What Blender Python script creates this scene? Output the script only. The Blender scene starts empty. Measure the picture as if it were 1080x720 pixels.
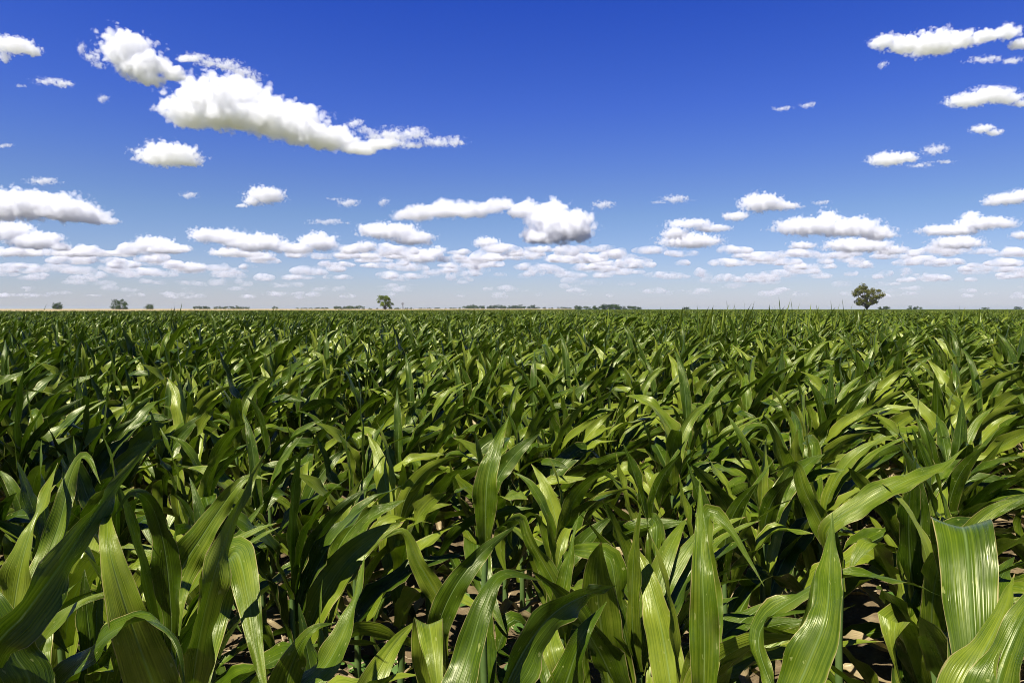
import bpy, math, random
import numpy as np
from mathutils import Vector
R = math.radians
random.seed(7)
rng = np.random.default_rng(11)
S = bpy.context.scene
COL = S.collection

# ------------------------------------------------------------------ camera
CAM_H = 1.66
PITCH = math.atan(34.0 / 720.0)
cam = bpy.data.cameras.new('camera')
cam.sensor_width = 36.0
cam.lens = 24.0
cam.clip_start = 0.05
cam.clip_end = 120000.0
cam_o = bpy.data.objects.new('camera', cam)
cam_o.location = (0, 0, CAM_H)
cam_o.rotation_euler = (R(90) - PITCH, 0, 0)
COL.objects.link(cam_o)
S.camera = cam_o

def at(px, py, d):
    """world point that lies d metres ahead and is seen at photo pixel px, py (1080 x 720)"""
    x = (px - 540.0) / 720.0
    z = (360.0 - py) / 720.0
    fy = math.cos(PITCH) + z * math.sin(PITCH)
    fz = -math.sin(PITCH) + z * math.cos(PITCH)
    k = d / fy
    return np.array((x * k, d, CAM_H + fz * k))

# ------------------------------------------------------------------ world, sun, exposure
SUN_EL, SUN_AZ = R(59), R(222)      # azimuth clockwise from the view direction (+Y)
w = bpy.data.worlds.new('World')
S.world = w
w.use_nodes = True
nt = w.node_tree
bg = nt.nodes['Background']
sky = nt.nodes.new('ShaderNodeTexSky')
sky.sky_type = 'NISHITA'
sky.sun_disc = False
sky.sun_elevation = SUN_EL
sky.sun_rotation = SUN_AZ
sky.altitude = 100.0
sky.air_density = 1.0
sky.dust_density = 0.35
sky.ozone_density = 3.0
hs = nt.nodes.new('ShaderNodeHueSaturation')
hs.inputs['Saturation'].default_value = 1.22
hs.inputs['Hue'].default_value = 0.508
hs.inputs['Value'].default_value = 1.0
nt.links.new(sky.outputs[0], hs.inputs['Color'])
# sky tint by height: lavender low, bluer higher, unseen zenith dimmed for less ambient
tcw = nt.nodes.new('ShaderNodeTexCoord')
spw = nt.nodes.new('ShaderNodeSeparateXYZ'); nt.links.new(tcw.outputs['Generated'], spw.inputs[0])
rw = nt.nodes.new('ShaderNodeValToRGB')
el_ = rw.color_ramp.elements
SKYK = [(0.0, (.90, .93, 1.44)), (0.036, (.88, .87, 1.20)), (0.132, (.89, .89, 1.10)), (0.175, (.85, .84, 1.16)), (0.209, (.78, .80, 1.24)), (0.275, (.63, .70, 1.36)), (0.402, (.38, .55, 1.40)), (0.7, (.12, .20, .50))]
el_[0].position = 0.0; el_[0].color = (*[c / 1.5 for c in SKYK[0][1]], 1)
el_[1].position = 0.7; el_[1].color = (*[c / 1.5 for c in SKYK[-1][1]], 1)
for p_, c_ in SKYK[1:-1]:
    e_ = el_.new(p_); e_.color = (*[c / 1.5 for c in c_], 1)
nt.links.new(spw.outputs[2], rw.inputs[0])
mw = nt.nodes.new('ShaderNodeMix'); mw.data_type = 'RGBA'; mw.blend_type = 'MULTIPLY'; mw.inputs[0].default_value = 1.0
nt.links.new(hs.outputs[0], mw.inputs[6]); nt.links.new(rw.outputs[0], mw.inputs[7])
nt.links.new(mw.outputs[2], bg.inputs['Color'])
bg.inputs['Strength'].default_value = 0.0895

sun = bpy.data.lights.new('sun', 'SUN')
sun.energy = 5.0
sun.angle = R(0.5)
sun.color = (1.0, 0.965, 0.915)
sun_o = bpy.data.objects.new('sun', sun)
sd = Vector((math.sin(SUN_AZ) * math.cos(SUN_EL), math.cos(SUN_AZ) * math.cos(SUN_EL), math.sin(SUN_EL)))
sun_o.rotation_euler = sd.to_track_quat('Z', 'Y').to_euler()
sun_o.location = (0, -5, 20)
COL.objects.link(sun_o)

S.view_settings.view_transform = 'Standard'
S.view_settings.look = 'None'
S.view_settings.exposure = 0.75
S.view_settings.gamma = 1.0
S.view_settings.use_curve_mapping = False
S.cycles.max_bounces = 28
S.cycles.diffuse_bounces = 1
S.cycles.glossy_bounces = 2
S.cycles.transmission_bounces = 2
S.cycles.transparent_max_bounces = 12
S.cycles.volume_bounces = 28
S.cycles.use_denoising = True
S.cycles.filter_width = 1.0
S.cycles.caustics_reflective = False
S.cycles.caustics_refractive = False
S.cycles.use_adaptive_sampling = True
S.cycles.adaptive_threshold = 0.02

# ------------------------------------------------------------------ helpers
def tag(o, label=None, cat=None, group=None, kind=None):
    if label: o['label'] = label
    if cat: o['category'] = cat
    if group: o['group'] = group
    if kind: o['kind'] = kind
    return o

def link(name, me, parent=None, loc=None):
    o = bpy.data.objects.new(name, me)
    COL.objects.link(o)
    if parent: o.parent = parent
    if loc is not None: o.location = loc
    return o

def empty(name, loc, rz=0.0):
    o = bpy.data.objects.new(name, None)
    o.empty_display_size = 0.1
    o.location = loc
    o.rotation_euler = (0, 0, rz)
    COL.objects.link(o)
    return o

class MB:
    """collects vertices, quads, uvs and a per-piece random value"""
    def __init__(self):
        self.v, self.f, self.uv, self.rn, self.n = [], [], [], [], 0
    def grid(self, P, UV, rnd):
        a, b, _ = P.shape
        idx = np.arange(a * b).reshape(a, b) + self.n
        q = np.stack([idx[:-1, :-1], idx[:-1, 1:], idx[1:, 1:], idx[1:, :-1]], -1).reshape(-1, 4)
        self.v.append(P.reshape(-1, 3)); self.f.append(q)
        self.uv.append(UV.reshape(-1, 2)); self.rn.append(np.full(a * b, rnd))
        self.n += a * b
    def quads(self, V, rnd):
        """V: (n,4,3) loose quads, rnd: (n,)"""
        n = len(V)
        q = np.arange(n * 4).reshape(n, 4) + self.n
        self.v.append(V.reshape(-1, 3)); self.f.append(q)
        self.uv.append(np.tile(np.array([[0, 0], [1, 0], [1, 1], [0, 1]], float), (n, 1)))
        self.rn.append(np.repeat(rnd, 4)); self.n += n * 4
    def mesh(self, name, mat, smooth=True):
        v = np.concatenate(self.v).astype(np.float32)
        f = np.concatenate(self.f).astype(np.int32)
        uv = np.concatenate(self.uv).astype(np.float32)
        rn = np.concatenate(self.rn).astype(np.float32)
        me = bpy.data.meshes.new(name)
        me.vertices.add(len(v)); me.vertices.foreach_set('co', v.ravel())
        me.loops.add(f.size); me.loops.foreach_set('vertex_index', f.ravel())
        me.polygons.add(len(f))
        me.polygons.foreach_set('loop_start', np.arange(0, f.size, 4, dtype=np.int32))
        me.polygons.foreach_set('loop_total', np.full(len(f), 4, dtype=np.int32))
        me.polygons.foreach_set('use_smooth', np.full(len(f), smooth))
        ul = me.uv_layers.new(name='uv')
        ul.data.foreach_set('uv', uv[f.ravel()].ravel())
        at_ = me.attributes.new('rnd', 'FLOAT', 'POINT')
        at_.data.foreach_set('value', rn)
        me.update(calc_edges=True)
        me.materials.append(mat)
        return me

def tube(mb, P, rad, sides=8, rnd=0.5):
    P = np.asarray(P, float); n = len(P)
    rad = np.broadcast_to(rad, (n,))
    T = np.gradient(P, axis=0); T /= np.linalg.norm(T, axis=1)[:, None]
    ref = np.array([1.0, 0.2, 0.1])
    A = np.cross(T, ref); A /= np.linalg.norm(A, axis=1)[:, None]
    B = np.cross(T, A)
    a = np.linspace(0, 2 * np.pi, sides + 1)
    G = P[:, None] + rad[:, None, None] * (np.cos(a)[None, :, None] * A[:, None] + np.sin(a)[None, :, None] * B[:, None])
    U, V = np.meshgrid(np.linspace(0, 1, sides + 1), np.linspace(0, 1, n))
    mb.grid(G, np.stack([U, V], -1), rnd)

# ------------------------------------------------------------------ materials
def mat(name):
    m = bpy.data.materials.new(name); m.use_nodes = True
    return m, m.node_tree.nodes, m.node_tree.links

def N(nodes, t, **kw):
    n = nodes.new(t)
    for k, v in kw.items():
        if k in n.inputs: n.inputs[k].default_value = v
        else: setattr(n, k, v)
    return n

def ramp(nodes, pts):
    r = nodes.new('ShaderNodeValToRGB')
    e = r.color_ramp.elements
    while len(e) > 1: e.remove(e[-1])
    e[0].position = pts[0][0]; e[0].color = (*pts[0][1], 1)
    for p, c in pts[1:]:
        k = e.new(p); k.color = (*c, 1)
    return r

def mixc(nodes, links, fac, a, b, mode='MIX'):
    m = nodes.new('ShaderNodeMix'); m.data_type = 'RGBA'; m.blend_type = mode
    for s, v in ((0, fac), (6, a), (7, b)):
        if hasattr(v, 'is_output'): links.new(v, m.inputs[s])
        else: m.inputs[s].default_value = v if s == 0 else (*v, 1)
    return m.outputs[2]

def math_n(nodes, links, op, a, b=None, c=None, clamp=False):
    m = nodes.new('ShaderNodeMath'); m.operation = op; m.use_clamp = clamp
    for i, v in enumerate((a, b, c)):
        if v is None: continue
        if hasattr(v, 'is_output'): links.new(v, m.inputs[i])
        else: m.inputs[i].default_value = v
    return m.outputs[0]

def leaf_material():
    m, n, l = mat('maize_leaf')
    bs = n['Principled BSDF']; out = n['Material Output']
    uv = N(n, 'ShaderNodeUVMap', uv_map='uv')
    rn = N(n, 'ShaderNodeAttribute', attribute_name='rnd')
    oi = n.new('ShaderNodeObjectInfo')
    sep = n.new('ShaderNodeSeparateXYZ'); l.new(uv.outputs[0], sep.inputs[0])
    u, v = sep.outputs[0], sep.outputs[1]
    off = math_n(n, l, 'MULTIPLY', rn.outputs['Fac'], 37.0)
    off2 = math_n(n, l, 'MULTIPLY', oi.outputs['Random'], 19.0)
    cu = math_n(n, l, 'MULTIPLY_ADD', u, 30.0, off)
    cv = math_n(n, l, 'MULTIPLY_ADD', v, 1.1, off2)
    cc = n.new('ShaderNodeCombineXYZ'); l.new(cu, cc.inputs[0]); l.new(cv, cc.inputs[1])
    vein = N(n, 'ShaderNodeTexNoise', Distortion=0.35, Scale=1.0, Detail=2.0, Roughness=0.5); l.new(cc.outputs[0], vein.inputs['Vector'])
    cu2 = math_n(n, l, 'MULTIPLY_ADD', u, 2.0, off)
    cv2 = math_n(n, l, 'MULTIPLY_ADD', v, 7.0, off2)
    cb = n.new('ShaderNodeCombineXYZ'); l.new(cu2, cb.inputs[0]); l.new(cv2, cb.inputs[1])
    blot = N(n, 'ShaderNodeTexNoise', Scale=1.0, Detail=4.0, Roughness=0.55); l.new(cb.outputs[0], blot.inputs['Vector'])
    base = ramp(n, [(0.35, (0.016, 0.036, 0.002)), (0.54, (0.064, 0.104, 0.004)), (0.74, (0.185, 0.222, 0.018))])
    s = math_n(n, l, 'MULTIPLY_ADD', rn.outputs['Fac'], 0.34, math_n(n, l, 'MULTIPLY_ADD', math_n(n, l, 'SUBTRACT', vein.outputs['Fac'], 0.5), 0.45, 0.225))
    s = math_n(n, l, 'MULTIPLY_ADD', blot.outputs['Fac'], 0.35, s)
    l.new(s, base.inputs[0])
    du = math_n(n, l, 'ABSOLUTE', math_n(n, l, 'SUBTRACT', u, 0.5))
    rib = math_n(n, l, 'SUBTRACT', 1.0, math_n(n, l, 'DIVIDE', du, 0.035), clamp=True)
    ribf = math_n(n, l, 'MULTIPLY', rib, math_n(n, l, 'SUBTRACT', 1.0, math_n(n, l, 'MULTIPLY', v, 0.8)))
    c = mixc(n, l, math_n(n, l, 'MULTIPLY', ribf, 0.75), base.outputs[0], (0.22, 0.30, 0.09))
    # dry tan margin on some leaves and stretches
    edge = math_n(n, l, 'GREATER_THAN', math_n(n, l, 'ADD', du, math_n(n, l, 'MULTIPLY', blot.outputs['Fac'], 0.10)), 0.538)
    c = mixc(n, l, math_n(n, l, 'MULTIPLY', edge, 0.8), c, (0.34, 0.27, 0.10))
    # yellowed tips
    tip = math_n(n, l, 'GREATER_THAN', math_n(n, l, 'MULTIPLY_ADD', blot.outputs['Fac'], 0.10, v), 1.03)
    c = mixc(n, l, math_n(n, l, 'MULTIPLY', tip, math_n(n, l, 'GREATER_THAN', rn.outputs['Fac'], 0.6)), c, (0.30, 0.22, 0.08))
    # withered lower leaves carry a value above one
    dry = math_n(n, l, 'GREATER_THAN', rn.outputs['Fac'], 1.2)
    dc = mixc(n, l, vein.outputs['Fac'], (0.17, 0.11, 0.045), (0.46, 0.36, 0.19))
    c = mixc(n, l, dry, c, dc)
    # few pale scars
    vo = N(n, 'ShaderNodeTexNoise', Scale=3.4, Detail=2.0); l.new(cb.outputs[0], vo.inputs['Vector'])
    sc = math_n(n, l, 'GREATER_THAN', vo.outputs['Fac'], 0.70)
    c = mixc(n, l, math_n(n, l, 'MULTIPLY', sc, 0.6), c, (0.28, 0.30, 0.08))
    # worn, dusty and paler stretches, bands across the blade
    du2 = N(n, 'ShaderNodeTexNoise', Scale=0.8, Detail=6.0, Roughness=0.75); l.new(cb.outputs[0], du2.inputs['Vector'])
    dm = N(n, 'ShaderNodeMapRange'); dm.inputs[1].default_value = 0.5; dm.inputs[2].default_value = 0.75; dm.inputs[4].default_value = 0.35
    l.new(du2.outputs['Fac'], dm.inputs[0])
    c = mixc(n, l, dm.outputs[0], c, (0.13, 0.155, 0.05))
    l.new(c, bs.inputs['Base Color'])
    bs.inputs['Specular IOR Level'].default_value = 0.31
    bs.inputs['Specular Tint'].default_value = (1.0, 1.0, 0.62, 1)
    rr = n.new('ShaderNodeMapRange'); rr.inputs[3].default_value = 0.19; rr.inputs[4].default_value = 0.40
    l.new(blot.outputs['Fac'], rr.inputs[0]); l.new(rr.outputs[0], bs.inputs['Roughness'])
    bsum = math_n(n, l, 'MULTIPLY_ADD', rib, -0.9, vein.outputs['Fac'])
    bp = N(n, 'ShaderNodeBump', Strength=0.4, Distance=0.004); l.new(bsum, bp.inputs['Height'])
    l.new(bp.outputs[0], bs.inputs['Normal'])
    tr = n.new('ShaderNodeBsdfTranslucent')
    tc = mixc(n, l, 1.0, c, (1.1, 1.5, 0.3), 'MULTIPLY'); l.new(tc, tr.inputs['Color'])
    mx = n.new('ShaderNodeMixShader'); mx.inputs[0].default_value = 0.12
    l.new(bs.outputs[0], mx.inputs[1]); l.new(tr.outputs[0], mx.inputs[2]); l.new(mx.outputs[0], out.inputs[0])
    return m

def simple(name, c1, c2, scale, rough=0.8, bump=0.0, detail=5.0, coord='Object', dist=0.02):
    m, n, l = mat(name)
    bs = n['Principled BSDF']
    tc = n.new('ShaderNodeTexCoord')
    no = N(n, 'ShaderNodeTexNoise', Scale=scale, Detail=detail, Roughness=0.65)
    l.new(tc.outputs[coord], no.inputs['Vector'])
    r = ramp(n, [(0.3, c1), (0.7, c2)]); l.new(no.outputs['Fac'], r.inputs[0])
    l.new(r.outputs[0], bs.inputs['Base Color']); bs.inputs['Roughness'].default_value = rough
    bs.inputs['Specular IOR Level'].default_value = 0.25
    if bump:
        b = N(n, 'ShaderNodeBump', Strength=bump, Distance=dist); l.new(no.outputs['Fac'], b.inputs['Height'])
        l.new(b.outputs[0], bs.inputs['Normal'])
    return m

M_leaf = leaf_material()
M_stalk = simple('maize_stalk', (0.07, 0.13, 0.025), (0.13, 0.19, 0.05), 9.0, 0.5)
M_soil = simple('soil', (0.08, 0.055, 0.03), (0.22, 0.160, 0.09), 7.0, 0.95, 0.9, 9.0)
M_straw = simple('straw', (0.34, 0.25, 0.13), (0.55, 0.45, 0.27), 5.0, 0.8)
M_weed = simple('weed_leaf', (0.05, 0.11, 0.015), (0.10, 0.17, 0.03), 8.0, 0.5)
M_bark = simple('bark', (0.06, 0.045, 0.03), (0.14, 0.11, 0.08), 3.0, 0.9, 0.5)

def crown_material(name, c1, c2):
    m, n, l = mat(name)
    bs = n['Principled BSDF']; out = n['Material Output']
    rn = N(n, 'ShaderNodeAttribute', attribute_name='rnd')
    r = ramp(n, [(0.0, c1), (1.0, c2)]); l.new(rn.outputs['Fac'], r.inputs[0])
    l.new(r.outputs[0], bs.inputs['Base Color']); bs.inputs['Roughness'].default_value = 0.7
    bs.inputs['Specular IOR Level'].default_value = 0.05
    tr = n.new('ShaderNodeBsdfTranslucent'); l.new(r.outputs[0], tr.inputs['Color'])
    mx = n.new('ShaderNodeMixShader'); mx.inputs[0].default_value = 0.2
    l.new(bs.outputs[0], mx.inputs[1]); l.new(tr.outputs[0], mx.inputs[2]); l.new(mx.outputs[0], out.inputs[0])
    return m
M_crown = [crown_material('crown_olive', (0.080, 0.088, 0.012), (0.220, 0.205, 0.038)),
           crown_material('crown_green', (0.090, 0.125, 0.012), (0.210, 0.270, 0.030)),
           crown_material('crown_dark', (0.036, 0.062, 0.010), (0.085, 0.130, 0.022)),
           crown_material('crown_grey', (0.035, 0.058, 0.022), (0.075, 0.110, 0.040))]

# ------------------------------------------------------------------ ground and fields
EXT = 6000.0
def hnoise(x, y):
    return (np.sin(x * 0.13 + 1.3) * np.cos(y * 0.17 + 0.4) + 0.6 * np.sin(x * 0.31 + y * 0.27)) / 1.6

def edge_x(y):
    """x of the line where the maize ends on the left"""
    return -80 + (y - 92) * 0.40

xs = np.concatenate([-np.geomspace(EXT, 10, 26), np.linspace(-8, 8, 260), np.geomspace(10, EXT, 26)])
ys = np.concatenate([[-EXT, -1500, -300, -60, -15, -4], np.linspace(-2, 12, 240), np.geomspace(13, EXT, 36)])
X, Y = np.meshgrid(xs, ys)
near = np.clip((12 - np.abs(Y - 4)) / 3, 0, 1) * np.clip((9 - np.abs(X)) / 2, 0, 1)
Z = np.zeros_like(X)
for k in range(34):
    a = rng.uniform(0, np.pi * 2); fr = np.exp(rng.uniform(np.log(2.0), np.log(42.0)))
    Z += 0.030 / (fr ** 0.55) * np.sin(fr * (X * np.cos(a) + Y * np.sin(a)) + rng.uniform(0, 6))
Z = Z * near
mb = MB(); mb.grid(np.stack([X, Y, Z], -1), np.stack([X, Y], -1), 0.5)

def ground_material():
    m, n, l = mat('ground_soil')
    bs = n['Principled BSDF']
    tc = n.new('ShaderNodeTexCoord')
    no = N(n, 'ShaderNodeTexNoise', Scale=5.0, Detail=9.0, Roughness=0.7); l.new(tc.outputs['Object'], no.inputs['Vector'])
    r = ramp(n, [(0.3, (0.075, 0.052, 0.026)), (0.55, (0.18, 0.130, 0.066)), (0.75, (0.32, 0.245, 0.13))]); l.new(no.outputs['Fac'], r.inputs[0])
    vo = N(n, 'ShaderNodeTexVoronoi', Scale=22.0); l.new(tc.outputs['Object'], vo.inputs['Vector'])
    far = N(n, 'ShaderNodeTexNoise', Scale=0.004, Detail=3.0); l.new(tc.outputs['Object'], far.inputs['Vector'])
    fr = ramp(n, [(0.40, (0.05, 0.085, 0.02)), (0.5, (0.09, 0.11, 0.03)), (0.6, (0.26, 0.21, 0.10))]); l.new(far.outputs['Fac'], fr.inputs[0])
    ge = n.new('ShaderNodeNewGeometry')
    ln = n.new('ShaderNodeVectorMath'); ln.operation = 'LENGTH'; l.new(ge.outputs['Position'], ln.inputs[0])
    f = math_n(n, l, 'GREATER_THAN', ln.outputs['Value'], 420.0)
    c = mixc(n, l, f, r.outputs[0], fr.outputs[0]); l.new(c, bs.inputs['Base Color'])
    bs.inputs['Roughness'].default_value = 0.95; bs.inputs['Specular IOR Level'].default_value = 0.1
    h = math_n(n, l, 'MULTIPLY_ADD', vo.outputs['Distance'], -0.4, no.outputs['Fac'])
    b = N(n, 'ShaderNodeBump', Strength=0.9, Distance=0.03); l.new(h, b.inputs['Height']); l.new(b.outputs[0], bs.inputs['Normal'])
    return m
M_ground = ground_material()
tag(link('ground', mb.mesh('ground', M_ground)), kind='structure')

# pale ripe field beyond the maize on the left: a sheet at crop height with a front face at its near edge
M_wheat = simple('ripe_crop', (0.27, 0.20, 0.09), (0.42, 0.33, 0.16), 0.35, 0.9, 0.4, 8.0)
yy = np.concatenate([np.linspace(96, 500, 90), np.geomspace(510, 1300, 20)])
uu = np.linspace(0, 1, 60)
xr = np.minimum(edge_x(yy) - 4, 0.095 * yy - 2)
xl = np.full_like(yy, -1500.0)
XX = xl[:, None] * (1 - uu[None]) ** 1 + xr[:, None] * (1 - (1 - uu[None]))
ZZ = 1.20 + 0.05 * hnoise(XX * 3, yy[:, None] * 3) + 0.00085 * np.clip(yy[:, None] - 100, 0, 1200)
YY = np.repeat(yy[:, None], 60, 1)
G = np.stack([XX, YY, ZZ], -1)
fr = G[:1].copy(); fr[..., 2] = -0.05
bk = G[-1:].copy(); bk[..., 2] = -0.05
G = np.concatenate([fr, G, bk], 0)
sr = G[:, -1:].copy(); sr[..., 2] = -0.05
G = np.concatenate([G, sr], 1)
mb = MB(); mb.grid(G, G[..., :2] * 0.1, 0.5)
tag(link('ripe_grain_field', mb.mesh('ripe_grain_field', M_wheat)), kind='structure')

# ------------------------------------------------------------------ maize
WIND = np.array([0.95, -0.05, 0.12])
def sm(x): x = np.clip(x, 0, 1); return x * x * (3 - 2 * x)

def blade(mb, C, T, B0, W, seg, cross, roll, vdepth, wave, rnd, base_w=0.55, tipp=1.9, wmax=0.34, whip=0.0):
    """ribbon with a keeled section and wavy margins along centre line C"""
    n = len(C)
    t = np.linspace(0, 1, n)
    B = B0 - (B0 * T).sum(1)[:, None] * T
    B /= np.linalg.norm(B, axis=1)[:, None]
    Nn = np.cross(B, T)
    c, s = np.cos(roll)[:, None], np.sin(roll)[:, None]
    B, Nn = B * c + Nn * s, Nn * c - B * s
    wv = np.where(t < wmax, base_w + (1 - base_w) * sm(t / wmax), 1 - np.clip((t - wmax) / (1 - wmax), 0, 1) ** tipp)
    wv = wv * (1 - whip * np.clip((t - wmax) / (1 - wmax), 0, 1))
    wv = W * 0.5 * np.maximum(wv, 0.02)
    u = np.linspace(-1, 1, cross)
    L = np.linalg.norm(np.diff(C, axis=0), axis=1).sum()
    fq = L / 0.085 * 2 * np.pi / 2
    ph1, ph2 = rng.uniform(0, 6.28, 2)
    env = np.sin(np.pi * np.clip(t * 1.05, 0, 1)) ** 0.7
    e1 = wave * env * (np.sin(fq * t + ph1) + 0.4 * np.sin(fq * 2.3 * t + ph2))
    e2 = wave * env * (np.sin(fq * 0.93 * t + ph2) + 0.4 * np.sin(fq * 2.1 * t + ph1))
    vd = vdepth * (1 - 0.75 * t)
    P = C[:, None] + u[None, :, None] * wv[:, None, None] * B[:, None]
    hh = np.abs(u)[None] * wv[:, None] * vd[:, None]
    up = np.clip(u, 0, 1)[None] ** 2 * e1[:, None] + np.clip(-u, 0, 1)[None] ** 2 * e2[:, None]
    P = P + (hh + up)[..., None] * Nn[:, None]
    U, V = np.meshgrid(np.linspace(0, 1, cross), t)
    mb.grid(P, np.stack([U, V], -1), rnd)

def nat_leaf(mb, z0, az, L, W, th0, bend, r0=0.012, seg=22, cross=5, power=1.5, fold=None, wind=0.5, rnd=None, wave=0.010, lean=(0, 0)):
    n = seg + 1
    t = np.linspace(0, 1, n)
    th = th0 + bend * t ** power
    if fold:
        th = th + fold[1] * sm((t - fold[0]) / 0.10)
    azt = az + rng.normal(0, 0.35) * t ** 1.5
    d = np.stack([np.sin(th) * np.sin(azt), np.sin(th) * np.cos(azt), np.cos(th)], -1)
    d = d + WIND * (wind * t ** 1.1)[:, None]
    d /= np.linalg.norm(d, axis=1)[:, None]
    C = np.zeros((n, 3))
    C[0] = (lean[0] + r0 * math.sin(az), lean[1] + r0 * math.cos(az), z0)
    C[1:] = C[0] + np.cumsum((d[1:] + d[:-1]) * 0.5 * L / seg, axis=0)
    T = np.gradient(C, axis=0); T /= np.linalg.norm(T, axis=1)[:, None]
    B0 = np.tile(np.array([math.cos(az), -math.sin(az), 0.0]), (n, 1))
    roll = rng.normal(0, 0.25) + rng.normal(0, 0.9) * t ** 1.4
    blade(mb, C, T, B0, W, seg, cross, roll, rng.uniform(0.35, 0.9), wave, rng.random() if rnd is None else rnd,
          tipp=rng.uniform(1.7, 2.9))

def plant_leaves(kind='normal', lod=0):
    """list of kwargs for the leaves of one plant and its stalk height"""
    seg = (22, 10, 6)[lod]; cross = (5, 3, 3)[lod]
    H = rng.uniform(0.60, 0.74)
    plane = rng.uniform(0, math.pi)
    nl = rng.integers(7, 9)
    out = []
    for i in range(nl):
        q = i / (nl - 1)
        z = 0.12 + (H - 0.12) * q ** 0.95
        az = plane + math.pi * (i % 2) + rng.normal(0, 0.35)
        L = (0.37 + 0.30 * math.sin(math.pi * min(1, q * 0.75 + 0.22))) * rng.uniform(0.85, 1.12)
        W = (1.0, 1.18, 1.4)[lod] * (0.061 + 0.036 * math.sin(math.pi * min(1, q * 0.7 + 0.2))) * rng.uniform(0.85, 1.12)
        th0 = R(44 - 30 * q + rng.normal(0, 6))
        bend = R(rng.uniform(34, 108) - 22 * q)
        fold = None
        if rng.random() < 0.34: fold = (rng.uniform(0.35, 0.75), R(rng.uniform(50, 95)))
        rv = None
        if i < 2 and rng.random() < 0.5: rv, bend, th0, W = 1.5, bend * 1.3, th0 + 0.3, W * 0.42
        out.append(dict(rnd=rv, z0=z, az=az, L=L, W=W, th0=max(th0, R(7)), bend=bend, seg=seg, cross=cross, fold=fold,
                        power=rng.uniform(0.9, 2.2), wind=rng.uniform(0.35, 1.1), wave=(0.013 if lod < 2 else 0)))
    for i in range(3):   # rolled young leaves of the whorl
        out.append(dict(z0=H + 0.01 * i, az=plane + math.pi * i + rng.normal(0, 0.5), L=rng.uniform(0.32, 0.54) + (0.25 if kind == 'tall' else 0),
                        W=rng.uniform(0.035, 0.065), th0=R(rng.uniform(4, 20)), bend=R(rng.uniform(15, 85)) * (0.4 if kind == 'tall' else 1),
                        seg=seg, cross=cross, power=2.0, r0=0.006,
                        wind=rng.uniform(0.2, 1.0) * (0.4 if kind == 'tall' else 1), wave=(0.005 if lod < 2 else 0)))
    return out, H

def stalk_mb(H, sides=8):
    mb = MB()
    z = np.linspace(-0.05, H, 9)
    r = np.interp(z, [-0.05, 0.1, H], [0.016, 0.0145, 0.008]) * (1 + 0.08 * (np.arange(9) % 2))
    P = np.stack([0.006 * np.sin(z * 7), 0.006 * np.cos(z * 6), z], -1)
    tube(mb, P, r, sides)
    return mb

# variants, each leaf a mesh of its own
NV = 14
variants = []
for k in range(NV):
    kw, H = plane_kw = plant_leaves()
    lm = []
    for a in kw:
        b = MB(); nat_leaf(b, **a); lm.append(b)
    st = stalk_mb(H)
    allb = MB()
    for b in lm + [st]:
        for P_ in range(len(b.v)):
            allb.v.append(b.v[P_]); allb.f.append(b.f[P_] + allb.n); allb.uv.append(b.uv[P_]); allb.rn.append(b.rn[P_])
        allb.n += b.n
    folb = MB()
    for b in lm:
        folb.v.append(b.v[0]); folb.f.append(b.f[0] + folb.n); folb.uv.append(b.uv[0]); folb.rn.append(b.rn[0]); folb.n += b.n
    variants.append(dict(leaves=[b.mesh('maize_leaf', M_leaf) for b in lm], stalk=st.mesh('maize_stalk', M_stalk),
                         foliage=folb.mesh('maize_foliage', M_leaf), whole=allb.mesh('maize_whole', M_leaf)))

def lod_mesh(lod, kind='normal', area=None, npl=1):
    mb = MB()
    for j in range(npl):
        kw, H = plant_leaves(kind, lod)
        off = (0, 0) if area is None else (rng.uniform(-area, area) / 2, rng.uniform(-area, area) / 2)
        sc = 1 if area is None else rng.normal(1, 0.07)
        for a in kw:
            n0 = len(mb.v); nat_leaf(mb, lean=off, **a)
            mb.v[n0] = mb.v[n0] * np.array([1, 1, sc])
    return mb.mesh('maize_mass', M_leaf)

GROUP_M = 'maize plants growing across the field'
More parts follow.
